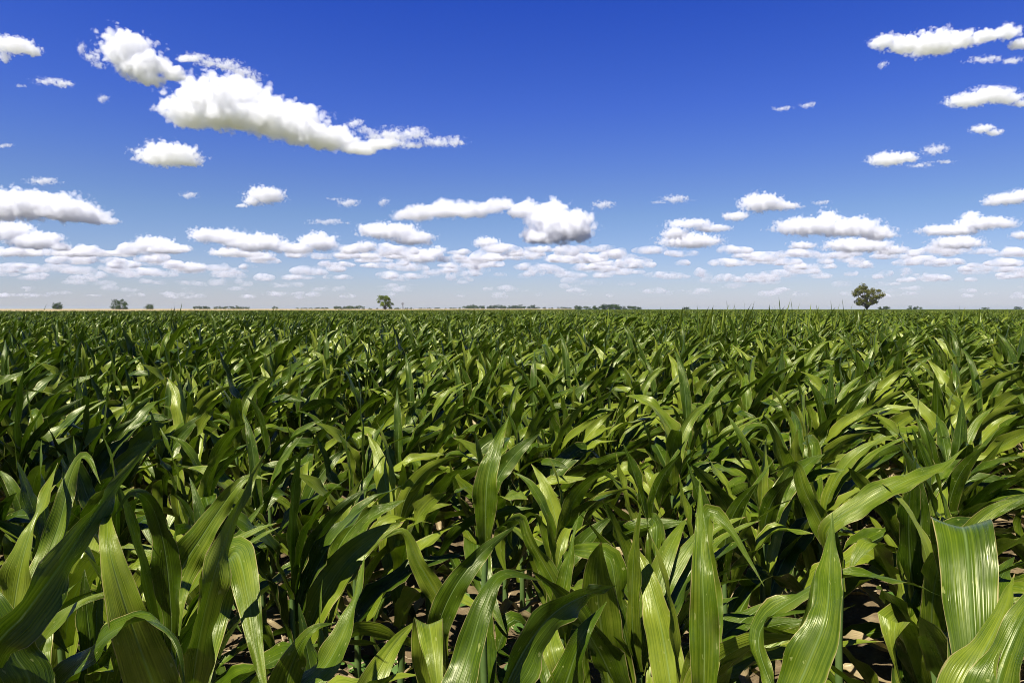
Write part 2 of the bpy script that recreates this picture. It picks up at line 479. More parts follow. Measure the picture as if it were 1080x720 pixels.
# hero plants: the ones whose leaves can be picked out along the bottom of the photograph
# each: stalk (px, d), stalk top z, label, leaves [(width, roll, [(px, py, d) base -> tip])]
heroes = [
 (-30, 0.86, 0.62, 'maize plant in bottom left corner with a long leaf rising diagonally to the right', [
   (0.074, -0.7, [(-15, 705, .86), (25, 648, .90), (62, 598, .95), (92, 553, 1.02), (125, 508, 1.10), (168, 458, 1.2)]),
   (0.070, -0.3, [(30, 735, .90), (15, 690, .90), (-8, 640, .90), (-30, 590, .95)]),
   (0.055, 0.6, [(5, 735, .92), (35, 690, .95), (62, 655, .95), (92, 630, .96), (142, 621, 1.0)])]),
 (190, 1.08, 0.60, 'maize plant at lower left with a broad bright upright leaf and a low arching one', [
   (0.082, 0.0, [(178, 765, 1.06), (152, 695, 1.0), (127, 622, .98), (114, 570, 1.0), (114, 528, 1.1)]),
   (0.052, 0.5, [(60, 750, 1.0), (98, 685, .96), (130, 660, .95), (163, 655, .92), (188, 680, .88), (196, 740, .85)])]),
 (202, 1.14, 0.62, 'maize plant at lower left whose dark spear of a leaf crosses its broad neighbour', [
   (0.066, -0.8, [(203, 725, 1.08), (212, 665, 1.06), (226, 605, 1.06), (242, 557, 1.1), (262, 510, 1.15), (286, 468, 1.22)]),
   (0.080, 0.0, [(225, 650, 1.3), (236, 600, 1.28), (250, 583, 1.22), (262, 632, 1.12), (271, 688, 1.06), (285, 750, 1.0)])]),
 (16, 1.25, 0.70, 'maize plant by the left edge with a narrow shaded leaf standing straight up', [
   (0.066, 0.9, [(14, 650, 1.2), (25, 585, 1.2), (42, 535, 1.25), (61, 488, 1.35)]),
   (0.05, 0.2, [(20, 660, 1.2), (60, 560, 1.3), (75, 500, 1.35), (90, 480, 1.35), (106, 510, 1.3)])]),
 (182, 1.42, 0.74, 'maize plant with a dark leaf hooked over behind the broad bright leaf at lower left', [
   (0.062, 0.3, [(180, 640, 1.4), (173, 575, 1.38), (158, 530, 1.35), (138, 520, 1.3), (120, 545, 1.28)]),
   (0.085, 0.1, [(188, 610, 1.5), (215, 562, 1.5), (244, 520, 1.5), (262, 503, 1.52), (282, 505, 1.5)])]),
 (305, 1.22, 0.55, 'maize plant at bottom edge left of centre with one leaf tipped to the right', [
   (0.078, 0.1, [(296, 755, 1.22), (308, 700, 1.18), (328, 665, 1.15), (354, 656, 1.18)]),
   (0.06, 0.7, [(304, 740, 1.2), (345, 700, 1.2), (372, 640, 1.25), (385, 585, 1.35)])]),
 (458, 1.36, 0.58, 'maize plant at the bottom edge with a leaf folded square over its top', [
   (0.080, 0.0, [(456, 730, 1.40), (451, 680, 1.38), (452, 658, 1.34), (457, 690, 1.27), (466, 760, 1.2)]),
   (0.072, 0.2, [(474, 745, 1.22), (494, 690, 1.26), (510, 638, 1.3), (530, 606, 1.35), (572, 612, 1.4)])]),
 (540, 1.2, 0.56, 'maize plant at the bottom centre with a dark leaf sweeping up to the right', [
   (0.085, -0.8, [(528, 745, 1.12), (550, 690, 1.15), (582, 648, 1.2), (615, 628, 1.28), (650, 617, 1.4)])]),
 (598, 1.32, 0.56, 'maize plant at the bottom centre with a broad bright pointed leaf', [
   (0.085, 0.0, [(588, 760, 1.28), (602, 705, 1.26), (618, 665, 1.26), (640, 634, 1.32)]),
   (0.060, -0.5, [(600, 740, 1.3), (583, 690, 1.3), (575, 640, 1.4), (560, 610, 1.4)])]),
 (470, 1.66, 0.74, 'maize plant left of centre with pale leaf slanting upward above the folded leaf', [
   (0.072, 0.1, [(462, 665, 1.62), (478, 622, 1.6), (508, 583, 1.64), (546, 552, 1.72)]),
   (0.06, 0.4, [(466, 640, 1.66), (440, 590, 1.66), (425, 560, 1.66), (400, 570, 1.66)])]),
 (594, 1.78, 0.76, 'maize plant just right of centre with a slim upright leaf beside bare soil', [
   (0.055, 0.5, [(592, 640, 1.72), (598, 600, 1.72), (604, 570, 1.74), (611, 540, 1.78)]),
   (0.06, 0.1, [(596, 640, 1.75), (560, 570, 1.75), (548, 545, 1.75), (520, 560, 1.7)])]),
 (742, 1.3, 0.56, 'maize plant right of centre with a slender spear leaf tapering to a whip tip', [
   (0.064, 0.0, [(742, 735, 1.26), (743, 675, 1.26), (741, 610, 1.28), (739, 560, 1.35), (738, 505, 1.45)]),
   (0.075, 0.0, [(748, 660, 1.5), (742, 560, 1.55), (752, 540, 1.55), (778, 570, 1.5), (806, 618, 1.45)])]),
 (848, 1.14, 0.52, 'maize plant at lower right with a pair of twisted leaves rising to a needle tip', [
   (0.078, 0.2, [(832, 755, 1.1), (852, 700, 1.1), (871, 650, 1.12), (875, 600, 1.2), (878, 540, 1.3)]),
   (0.066, -0.3, [(845, 745, 1.15), (850, 690, 1.18), (856, 640, 1.2), (860, 600, 1.25)]),
   (0.050, 0.7, [(800, 675, 1.3), (845, 628, 1.3), (895, 608, 1.3), (945, 611, 1.3), (992, 628, 1.35)])]),
 (1008, 1.22, 0.66, 'maize plant at lower right with one very broad leaf hanging flat towards the camera', [
   (0.100, 0.0, [(1014, 640, 1.26), (1010, 590, 1.25), (1011, 564, 1.21), (1015, 556, 1.165), (1020, 580, 1.11), (1026, 670, 1.03), (1034, 770, .97), (1042, 870, .92)])]),
 (1020, 0.95, 0.50, 'maize plant in the bottom right corner with two pointed leaves leaning right', [
   (0.072, 0.3, [(1010, 760, .92), (1032, 700, .94), (1055, 652, .98), (1070, 605, 1.04)]),
   (0.075, 0.6, [(1040, 760, .9), (1062, 690, .92), (1085, 640, .95), (1110, 600, 1.0)])]),
 (885, 1.95, 0.80, 'maize plant at right with a big leaf thrown far to the right above the others', [
   (0.075, 0.3, [(872, 562, 1.92), (912, 530, 1.9), (955, 507, 1.9), (990, 494, 1.95), (1020, 470, 2.0)]),
   (0.07, 0.1, [(880, 580, 1.95), (850, 520, 1.95), (838, 490, 1.95), (812, 500, 1.9)])]),
 (512, 2.05, 0.80, 'maize plant near the centre with a tall upright leaf higher than its neighbours', [
   (0.085, 0.2, [(512, 545, 2.02), (514, 505, 2.02), (522, 475, 2.05), (537, 438, 2.15)])]),
]

def catmull(P, n):
    P = np.asarray(P); Q = np.concatenate([[2 * P[0] - P[1]], P, [2 * P[-1] - P[-2]]])
    m = len(P) - 1
    tt = np.linspace(0, m, n)
    i = np.minimum(tt.astype(int), m - 1); f = (tt - i)[:, None]
    a, b, c, d = Q[i], Q[i + 1], Q[i + 2], Q[i + 3]
    R_ = 0.5 * (2 * b + (c - a) * f + (2 * a - 5 * b + 4 * c - d) * f ** 2 + (3 * b - a - 3 * c + d) * f ** 3)
    s = np.concatenate([[0], np.cumsum(np.linalg.norm(np.diff(R_, axis=0), axis=1))])
    so = np.linspace(0, s[-1], n)
    return np.stack([np.interp(so, s, R_[:, k]) for k in range(3)], -1)

hero_xy = []
CAMP = np.array([0, 0, CAM_H])
for (spx, sdist, stop, label, leaves) in heroes:
    bp = at(spx, 740, sdist)
    base = np.array([bp[0], sdist, 0.0])
    hero_xy.append(base[:2])
    root = empty('maize_plant', tuple(base))
    tag(root, label, 'maize plant', GROUP_M)
    stop = max(stop, max(min(0.98, at(*lf[2][0])[2] - 0.12) for lf in leaves) + 0.03)
    link('stalk', stalk_mb(stop).mesh('maize_stalk', M_stalk), root)
    for (W, roll, pts) in leaves:
        C = np.array([at(*p) for p in pts]) - base
        z0 = min(0.98, max(0.15, C[0][2] - 0.12))
        foot = np.array([0.0, 0.0, z0])
        C = np.concatenate([[foot], C])
        n = 40
        C = catmull(C, n)
        T = np.gradient(C, axis=0); T /= np.linalg.norm(T, axis=1)[:, None]
        view = (CAMP - (C + base)); view /= np.linalg.norm(view, axis=1)[:, None]
        B0 = np.cross(T, view + np.array([0, 0, 0.15]))
        # keep the side consistent where the leaf turns over, and even it out along the leaf
        for k in range(n - 2, -1, -1):
            if (B0[k] * B0[k + 1]).sum() < 0: B0[k] = -B0[k]
        kk_ = np.exp(-((np.arange(n)[:, None] - np.arange(n)[None]) / 4.0) ** 2)
        B0 = kk_ @ B0
        t = np.linspace(0, 1, n)
        b = MB()
        blade(b, C, T, B0, W * 0.88, n, 9, roll + rng.normal(0, 0.25) * t, rng.uniform(0.25, 0.5), 0.010, rng.uniform(0.2, 0.8), base_w=0.36, tipp=rng.uniform(1.5, 2.2), wmax=rng.uniform(0.38, 0.46), whip=rng.uniform(0.35, 0.6) if pts[-1][1] < pts[0][1] else 0.1)
        link('leaf', b.mesh('maize_leaf', M_leaf), root)
    kw, H = plant_leaves()
    for a in kw[:4]:
        a = dict(a); a['z0'] = a['z0'] * stop / 1.0; a['L'] *= 0.75
        b = MB(); nat_leaf(b, **a); link('leaf', b.mesh('maize_leaf', M_leaf), root)

# the rest of the field: rows 0.62 m apart, plants about 0.21 m apart
ROW_A = R(33)
RS, PS = 0.62, 0.21
ca, sa = math.cos(ROW_A), math.sin(ROW_A)
def grid_points(rmax):
    k = int(rmax / RS) + 2; q = int(rmax / PS) + 2
    A, Bq = np.meshgrid(np.arange(-k, k + 1), np.arange(-q, q + 1), indexing='ij')
    a = A.ravel() * RS + rng.normal(0, 0.085, A.size); b = Bq.ravel() * PS + rng.normal(0, 0.045, A.size)
    return a * ca + b * sa, -a * sa + b * ca
GX, GY = grid_points(62)
r = np.hypot(GX, GY)
wedge = (np.abs(GX) < 0.80 * GY + 2.2) & (GY > -1.6)
keep = (r < 60) & wedge & (GX > edge_x(GY)) & (rng.random(GX.size) > 0.06)
GX, GY, r = GX[keep], GY[keep], r[keep]
hx = np.array(hero_xy)
dh = np.min(np.hypot(GX[:, None] - hx[None, :, 0], GY[:, None] - hx[None, :, 1]), axis=1)
infr = (np.abs(GX) < 0.78 * GY + 0.45) & (GY > -0.2)
keep = (dh > 0.2) & ~((GY < 1.45) & infr) & (r > 0.75)
GX, GY, r, infr = GX[keep], GY[keep], r[keep], infr[keep]
order = np.argsort(r)
GX, GY, r, infr = GX[order], GY[order], r[order], infr[order]
vis = np.where((np.abs(GX) < 0.76 * GY + 0.10) & (GY > 0.8))[0]
indiv = set(vis[:300 - len(heroes)].tolist())
hs_all = 1.0 + 0.21 * sm((r - 2.0) / 6.0) + 0.04 * hnoise(GX, GY) + rng.normal(0, 0.07, GX.size)
rz_all = rng.uniform(-0.55, 0.55, GX.size)
vi_all = rng.integers(0, NV, GX.size)

zones = ['by the left edge', 'left of centre', 'around the centre', 'right of centre', 'by the right edge']
def zone(x, y):
    px = 540 + 720 * x / y
    return zones[int(min(4, max(0, px // 216)))]
first = {}
PARTS_N = 130
cnt = 0
for i in sorted(indiv):
    v = variants[vi_all[i]]
    key = (vi_all[i], cnt < PARTS_N)
    x, y = float(GX[i]), float(GY[i])
    s = float(hs_all[i])
    if key not in first:
        root = empty('maize_plant', (x, y, 0), float(rz_all[i]))
        link('stalk', v['stalk'], root)
        if cnt < PARTS_N:
            for lm in v['leaves']: link('leaf', lm, root)
        else: link('foliage', v['foliage'], root)
        first[key] = root
    else:
        src = first[key]
        root = src.copy(); COL.objects.link(root)
        root.location = (x, y, 0); root.rotation_euler = (0, 0, float(rz_all[i]))
        for ch in [c for c in src.children]:
            c = ch.copy(); COL.objects.link(c); c.parent = root
    root.scale = (s, s, s)
    q = 0 if y < 2.3 else (1 if y < 3.3 else (2 if y < 4.6 else 3))
    band = ['wind-bent maize plant close behind the bottom-most leaves, %s',
            'leafy green maize plant some two metres into the field, %s',
            'maize plant a few rows back behind the bare soil gaps, %s',
            'smaller looking maize plant where single leaves begin to merge, %s'][q] % zone(x, y)
    tag(root, band, 'maize plant', GROUP_M)
    cnt += 1
    
# everything further: one object, instances on points
def hidden_coll(name, meshes):
    c = bpy.data.collections.new(name)
    for k, me in enumerate(meshes):
        o = bpy.data.objects.new('maize_source_%02d' % k, me); c.objects.link(o)
    return c
NL1 = 12
lod0 = [v['whole'] for v in variants]
lod1 = [lod_mesh(1) for _ in range(NL1)]
talls = [lod_mesh(1, 'tall') for _ in range(4)]
patches = [lod_mesh(2, 'normal', 3.2, 50) for _ in range(5)]
src = hidden_coll('maize_sources', lod0 + lod1 + talls + patches)
N0, N1, NT = len(lod0), len(lod1), len(talls)
pts, rots, scs, ids = [], [], [], []
for i in range(len(GX)):
    if i in indiv: continue
    pts.append((GX[i], GY[i], 0)); rots.append((rng.normal(0, .04), rng.normal(0, .04), rz_all[i]))
    s = hs_all[i]; scs.append((s, s, s))
    ids.append(int(vi_all[i]) if r[i] < 16 else N0 + int(rng.integers(0, NL1)))
# taller plants that stick up over the horizon right of centre and a few elsewhere
for px, py, d in [(738, 318, 16), (748, 321, 18), (762, 319, 20), (780, 316, 19), (789, 321, 22), (812, 320, 20), (826, 319, 17),
                  (838, 321, 24), (852, 318, 19), (866, 320, 22), (880, 321, 24), (893, 320, 21), (906, 322, 24), (716, 322, 22), (700, 323, 24), (36, 318, 18), (180, 321, 20), (187, 323, 21),
                  (272, 323, 22), (345, 324, 25), (500, 323, 22), (560, 324, 26), (640, 323, 24), (820, 320, 26), (860, 321, 26), (800, 321, 25), (770, 321, 25)] + [(rng.uniform(-10, 1090), rng.uniform(324, 327.5), rng.uniform(24, 52)) for _ in range(36)]:
    d *= 0.68
    p = at(px, py, d)
    pts.append((p[0], d, 0)); rots.append((0, 0, rng.uniform(-0.6, 0.6)))
    s = p[2] / 1.36; scs.append((0.9, 0.9, s)); ids.append(N0 + N1 + int(rng.integers(0, NT)))
# patches from 58 m outwards
step = 2.9
for iy in range(19, 110):
    y = iy * step
    for ix in range(int(-0.85 * y / step) - 1, int(0.85 * y / step) + 2):
        x = ix * step + rng.uniform(-.6, .6)
        yj = y + rng.uniform(-.6, .6)
        if math.hypot(x, yj) < 58.5 or x < edge_x(yj): continue
        pts.append((x, yj, 0)); rots.append((0, 0, rng.uniform(-0.6, 0.6)))
        s = 1.20 + 0.05 * float(hnoise(x, yj)) + rng.normal(0, .03)
        scs.append((1, 1, s)); ids.append(N0 + N1 + NT + int(rng.integers(0, len(patches))))
me = bpy.data.meshes.new('maize_field')
me.vertices.add(len(pts)); me.vertices.foreach_set('co', np.array(pts, dtype=np.float32).ravel())
a = me.attributes.new('rot', 'FLOAT_VECTOR', 'POINT'); a.data.foreach_set('vector', np.array(rots, dtype=np.float32).ravel())
a = me.attributes.new('scl', 'FLOAT_VECTOR', 'POINT'); a.data.foreach_set('vector', np.array(scs, dtype=np.float32).ravel())
a = me.attributes.new('pick', 'INT', 'POINT'); a.data.foreach_set('value', np.array(ids, dtype=np.int32))
me.update()
fo = link('maize_field', me)
tag(fo, kind='stuff', label='dense green maize canopy stretching from the single plants back to the horizon', cat='maize field')

def scatter_nodes(name, coll):
    g = bpy.data.node_groups.new(name, 'GeometryNodeTree')
    g.interface.new_socket('Geometry', in_out='INPUT', socket_type='NodeSocketGeometry')
    g.interface.new_socket('Geometry', in_out='OUTPUT', socket_type='NodeSocketGeometry')
    gi = g.nodes.new('NodeGroupInput'); go = g.nodes.new('NodeGroupOutput')
    mp = g.nodes.new('GeometryNodeMeshToPoints')
    ip = g.nodes.new('GeometryNodeInstanceOnPoints')
    ci = g.nodes.new('GeometryNodeCollectionInfo'); ci.inputs['Collection'].default_value = coll
    ci.inputs['Separate Children'].default_value = True; ci.inputs['Reset Children'].default_value = True
    def attr(nm, t):
        n = g.nodes.new('GeometryNodeInputNamedAttribute'); n.data_type = t; n.inputs['Name'].default_value = nm
        return n.outputs[0]
    L = g.links.new
    L(gi.outputs[0], mp.inputs[0]); L(mp.outputs[0], ip.inputs['Points']); L(ci.outputs[0], ip.inputs['Instance'])
    ip.inputs['Pick Instance'].default_value = True
    L(attr('pick', 'INT'), ip.inputs['Instance Index'])
    e = g.nodes.new('FunctionNodeEulerToRotation'); L(attr('rot', 'FLOAT_VECTOR'), e.inputs[0]); L(e.outputs[0], ip.inputs['Rotation'])
    L(attr('scl', 'FLOAT_VECTOR'), ip.inputs['Scale'])
    L(ip.outputs[0], go.inputs[0])
    return g
md = fo.modifiers.new('scatter', 'NODES'); md.node_group = scatter_nodes('maize_scatter', src)

# distant maize beyond 300 m on the right: bumpy canopy surface at crop height
M_far = simple('distant_canopy', (0.028, 0.060, 0.010), (0.075, 0.125, 0.022), 0.9, 0.7, 0.8, 8.0, dist=0.3)
yy = np.geomspace(300, 1500, 50)
XX = np.stack([np.linspace(max(edge_x(y), 0.1 * y) if y > 420 else edge_x(y), 1.1 * y, 120) for y in yy])
YY = np.repeat(yy[:, None], 120, 1)
ZZ = 1.36 + 0.05 * rng.standard_normal(XX.shape)
G = np.stack([XX, YY, ZZ], -1); fr = G[:1].copy(); fr[..., 2] = 0; bk = G[-1:].copy(); bk[..., 2] = 0
mb = MB(); mb.grid(np.concatenate([fr, G, bk]), np.zeros((52, 120, 2)), 0.5)
tag(link('distant_crop', mb.mesh('distant_crop', M_far)), kind='stuff', label='far end of the green maize field below the horizon at right', cat='maize field')

# ------------------------------------------------------------------ soil litter and weeds
def litter():
    n = 5200
    mb = MB()
    for _ in range(n):
        y = rng.uniform(1.2, 9) ; x = rng.uniform(-0.8 * y - .5, 0.8 * y + .5)
        a = rng.uniform(0, np.pi); L = rng.uniform(0.03, 0.13); ww = rng.uniform(0.001, 0.004)
        z = 0.03 + rng.uniform(0, 0.02)
        t = np.linspace(-.5, .5, 4)
        P = np.stack([x + np.cos(a) * t * L, y + np.sin(a) * t * L + 0.1 * L * t * t, z + rng.normal(0, .012) * t + 0.01 * (0.25 - t * t)], -1)
        sd_ = np.array([-np.sin(a), np.cos(a), 0.2]) * ww
        G = np.stack([P - sd_, P + np.array([0, 0, ww * .5]), P + sd_], 1)
        mb.grid(G, np.zeros((4, 3, 2)), rng.random())
    return mb.mesh('straw_litter', M_straw)
tag(link('straw_litter', litter()), kind='stuff', label='bits of dry straw lying on the soil between the plants', cat='litter')

def weeds():
    mb = MB()
    for _ in range(900):
        y = rng.uniform(1.5, 7); x = rng.uniform(-0.75 * y, 0.75 * y)
        if rng.random() < 0.5: x = rng.normal(0.05, 0.35); y = rng.uniform(1.6, 3.2)
        for _k in range(rng.integers(4, 9)):
            a = rng.uniform(0, 6.28); L = rng.uniform(0.03, 0.08); ww = L * rng.uniform(.25, .45)
            el = rng.uniform(0.2, 1.1)
            t = np.linspace(0, 1, 5)
            d = np.array([np.cos(a) * np.cos(el), np.sin(a) * np.cos(el), np.sin(el)])
            P = np.array([x, y, 0.01]) + t[:, None] * d * L * 1.6 - np.array([0, 0, 1]) * (t ** 2)[:, None] * L * 0.5
            s = np.array([-np.sin(a), np.cos(a), 0])
            wv = ww * np.sin(np.pi * np.clip(t, 0.04, .97)) ** 0.8
            G = np.stack([P - s * wv[:, None], P - np.array([0, 0, .15]) * wv[:, None], P + s * wv[:, None]], 1)
            mb.grid(G, np.zeros((5, 3, 2)), rng.random())
    return mb.mesh('weeds', M_weed)
tag(link('weeds', weeds()), kind='stuff', label='low broad-leaved weeds sprouting from the soil under the maize', cat='weeds')

def clods():
    mb = MB()
    import bmesh
    bm = bmesh.new(); bmesh.ops.create_uvsphere(bm, u_segments=7, v_segments=5, radius=1)
    V = np.array([v.co[:] for v in bm.verts]); F = [[v.index for v in f.verts] for f in bm.faces]; bm.free()
    F = np.array([f if len(f) == 4 else f + [f[2]] for f in F])
    F4 = np.array([f for f in F if len(set(f)) == 4]); F3 = np.array([f[:3] for f in F if len(set(f)) == 3])
    vs, fs = [], []
    n = 0
    for _ in range(4500):
        y = rng.uniform(1.2, 8); x = rng.uniform(-0.8 * y - .3, 0.8 * y + .3)
        s = np.exp(rng.normal(-4.8, 0.5))
        P = V * s * rng.uniform(.6, 1.3, 3) * (1 + rng.normal(0, .15, (len(V), 1))) + np.array([x, y, 0.012])
        vs.append(P); fs += [tuple(f + n) for f in F4] + [tuple(f + n) for f in F3]; n += len(V)
    me = bpy.data.meshes.new('soil_clods'); me.from_pydata(np.concatenate(vs).tolist(), [], [tuple(int(a) for a in f) for f in fs]); me.materials.append(M_soil)
    return me
tag(link('soil_clods', clods()), kind='stuff', label='crumbly brown clods of earth on the field surface', cat='soil')

# ------------------------------------------------------------------ trees on the horizon
def tree_parts(seed, h, wd, mat_i, lobes=16, leaf=0.45, trunk_h=0.22, dens=150, flat=1.0, ragged=0.2, lobe_r=(0.10, 0.22)):
    g = np.random.default_rng(seed)
    mbt = MB()
    th = h * trunk_h
    P = np.array([(0, 0, -0.2), (0.02 * h, 0, th * 0.5), (0.0, 0.01 * h, th), (0.01 * h, 0, h * 0.6)])
    tube(mbt, P, np.array([0.04, 0.032, 0.026, 0.010]) * h, 8)
    mbc = MB()
    cen = []
    for k in range(lobes):
        a = g.uniform(0, 6.28); q = (k + 0.5) / lobes
        z = th + (h - th) * (0.12 + 0.82 * g.random() ** 0.9)
        rel = (z - th) / (h - th)
        rr = wd / 2 * math.sqrt(max(0.05, 1 - (2 * rel - 0.85) ** 2 / 1.6)) * g.uniform(0.25, 0.95)
        cen.append((rr * math.cos(a), rr * math.sin(a), z * flat, g.uniform(*lobe_r) * wd))
    for (x, y, z, rad) in cen:
        L = np.array([(0, 0, th * 0.9), (x * .4, y * .4, th + (z - th) * .5), (x, y, z)])
        tube(mbt, L, np.array([0.014, 0.008, 0.003]) * h, 5)
        n = dens
        d = g.normal(0, 1, (n, 3)); d /= np.linalg.norm(d, axis=1)[:, None]
        rr = rad * (g.random(n) ** 0.45)[:, None] * (1 + ragged * g.normal(0, 1, (n, 1)))
        c = np.array([x, y, z]) + d * rr * np.array([1, 1, 0.72])
        a1 = g.normal(0, 1, (n, 3)); a1 /= np.linalg.norm(a1, axis=1)[:, None]
        a2 = np.cross(a1, g.normal(0, 1, (n, 3))); a2 /= np.linalg.norm(a2, axis=1)[:, None]
        s = leaf * g.uniform(.5, 1.1, (n, 1))
        V = np.stack([c - a1 * s * .5, c + a2 * s * .4, c + a1 * s * .5, c - a2 * s * .4], 1)
        mbc.quads(V, np.clip(g.normal(0.5, .2) + g.normal(0, .15, n), 0, 1))
    return mbc.mesh('tree_crown', M_crown[mat_i], smooth=False), mbt.mesh('tree_trunk', M_bark)

def place_tree(px, d, meshes, label, group=None, sc=1.0, rz=None, name='tree', z=0, zs=1.0):
    x = (px - 540) / 720 * d
    root = empty(name, (x, d, z), rng.uniform(0, 6.28) if rz is None else rz)
    root.scale = (sc, sc, sc * zs)
    link('crown', meshes[0], root); link('trunk', meshes[1], root)
    tag(root, label, 'tree', group)
    return root

big = tree_parts(8, 12.9, 13.5, 0, lobes=38, leaf=0.55, dens=170, trunk_h=0.15, ragged=0.10, lobe_r=(0.07, 0.145))
place_tree(914, 310, big, 'large lone open-crowned tree rising over the maize at right', rz=0.4)
mid = tree_parts(5, 10.8, 11.5, 1, lobes=26, leaf=0.6, dens=170, trunk_h=0.12, ragged=0.10, lobe_r=(0.09, 0.18))
place_tree(406, 470, mid, 'lone yellow-green tree standing left of centre on the horizon', rz=1.0)
rd = [tree_parts(20 + k, 7.5, 12 + k, 2, lobes=26, leaf=0.6, dens=150, trunk_h=0.03) for k in range(3)]
place_tree(62, 640, rd[0], 'small round dark tree on the horizon, leftmost in the picture', 'round trees on the left horizon', sc=0.80, zs=1.3)
place_tree(127, 620, rd[1], 'round dark tree on the horizon, largest of the three at far left', 'round trees on the left horizon', sc=1.05, zs=1.3)
place_tree(158, 660, rd[2], 'low round dark tree on the horizon, rightmost of the three at far left', 'round trees on the left horizon', sc=0.62, zs=1.3)
gen = [tree_parts(40 + k, 9.0, 13.0 + 2.5 * (k % 3), 2 if k % 2 else 3, lobes=16, leaf=0.9, dens=90, trunk_h=0.03) for k in range(6)]
def grove(px0, px1, n, d, hpx, label, group, var=0.25, z=0.0):
    for k in range(n):
        px = px0 + (px1 - px0) * (k + 0.5) / n + rng.uniform(-.35, .35) * (px1 - px0) / n
        dd = d * rng.uniform(0.96, 1.04)
        hh = 0.85 * hpx * rng.uniform(1 - var, 1 + var) * dd / 720.0 + 1.7
        place_tree(px, dd, gen[int(rng.integers(0, 6))], label, group, sc=hh / 9.0)
T1 = 'trees of the distant groves'
grove(204, 222, 4, 900, 3.6, 'tree in the thin clump on the left horizon, beside the round trees', T1)
grove(224, 264, 9, 980, 3.2, 'low tree in the long dark clump on the left horizon', T1)
grove(312, 348, 8, 1200, 1.9, 'faint low tree in the short line left of the lone yellow-green tree', T1)
grove(289, 292, 1, 1150, 3.0, 'tiny single tree between the clump and the short line on left horizon', None)
grove(352, 384, 8, 800, 3.6, 'shrubby tree in the belt just left of the lone yellow-green tree', T1)
grove(386, 440, 8, 700, 1.6, 'low bush in the belt at the foot of the lone yellow-green tree', T1)
grove(442, 486, 9, 1250, 1.8, 'faint low tree in the line right of the lone yellow-green tree', T1)
grove(488, 566, 22, 1350, 4.2, 'slender tree in the long bluish grove at the centre of the horizon', T1, 0.3)
grove(566, 604, 8, 1400, 2.2, 'low tree trailing off the right end of the bluish central grove', T1)
grove(606, 640, 8, 900, 3.4, 'tree in the left half of the dark mound-like grove right of centre', T1)
grove(634, 652, 5, 860, 5.6, 'taller tree at the crest of the dark mound-like grove right of centre', T1, 0.12)
grove(652, 678, 6, 900, 3.0, 'tree in the right tail of the dark mound-like grove right of centre', T1)
grove(720, 728, 2, 900, 2.6, 'small dark tree alone right of the mound-like grove', T1, 0.1)
grove(927, 936, 2, 420, 3.0, 'small dark bush to the right of the large lone tree', T1, 0.1)
grove(955, 971, 3, 900, 3.6, 'small dark tree of the low pair on the right horizon', T1, 0.15)
grove(1034, 1042, 2, 1200, 2.0, 'faint small tree far right on the horizon', T1, 0.15)
grove(1068, 1078, 2, 1200, 3.0, 'faint tree at the right end of the horizon', T1, 0.15)

# small windpump just right of the lone yellow-green tree
M_metal = simple('dull_metal', (0.12, 0.12, 0.12), (0.2, 0.2, 0.2), 3.0, 0.6)
wx = (425 - 540) / 720 * 600
root = empty('windpump', (wx, 600, 0)); tag(root, 'tiny dark windpump on a thin tower right of the lone yellow-green tree', 'windpump')
mb = MB()
for sx in (-1, 1):
    for sy in (-1, 1):
        tube(mb, np.array([(sx * .8, sy * .8, 0), (sx * .4, sy * .4, 3.2), (sx * .08, sy * .08, 6.4)]), 0.09, 5)
for z in (1.6, 3.2, 4.8):
    q = .8 - z * 0.115
    for a_, b_ in (((-q, -q), (q, -q)), ((q, -q), (q, q)), ((q, q), (-q, q)), ((-q, q), (-q, -q))):
        tube(mb, np.array([(*a_, z), ((a_[0] + b_[0]) / 2, (a_[1] + b_[1]) / 2, z + .01), (*b_, z)]), 0.05, 4)
link('tower', mb.mesh('windpump_tower', M_metal), root)
mb = MB(); q = []
for k in range(16):
    a = k / 16 * 2 * np.pi
    d = np.array([np.cos(a), 0, np.sin(a)]); s = np.array([-np.sin(a), 0.3, np.cos(a)])
    c = np.array([0, -0.3, 6.5])
    q.append([c + d * .3 - s * .04, c + d * .3 + s * .06, c + d * 1.2 + s * .2, c + d * 1.2 - s * .1])
mb.quads(np.array(q), np.full(16, .5)); link('wheel', mb.mesh('windpump_wheel', M_metal), root)
mb = MB(); mb.quads(np.array([[(0, .1, 6.45), (0, 1.3, 6.1), (0, 1.3, 6.9), (0, .1, 6.55)]], float), np.array([.5])); link('tail_vane', mb.mesh('windpump_vane', M_metal), root)

# ------------------------------------------------------------------ air
HAZE = True
if HAZE:
    E2 = EXT + 20
    import bmesh
    bm = bmesh.new(); bmesh.ops.create_cube(bm, size=1.0)
    for v in bm.verts: v.co = (v.co.x * 2 * E2, v.co.y * 2 * E2, -1.0 if v.co.z < 0 else 18.0)
    me = bpy.data.meshes.new('haze'); bm.to_mesh(me); bm.free()
    m, n, l = mat('haze_air'); n.remove(n['Principled BSDF'])
    pv = n.new('ShaderNodeVolumePrincipled'); pv.inputs['Color'].default_value = (0.70, 0.85, 1.0, 1)
    pv.inputs['Density'].default_value = 0.00007; pv.inputs['Anisotropy'].default_value = 0.2
    l.new(pv.outputs[0], n['Material Output'].inputs['Volume'])
    me.materials.append(m)
    tag(link('haze', me), kind='stuff', label='thin pale haze over the fields', cat='haze')

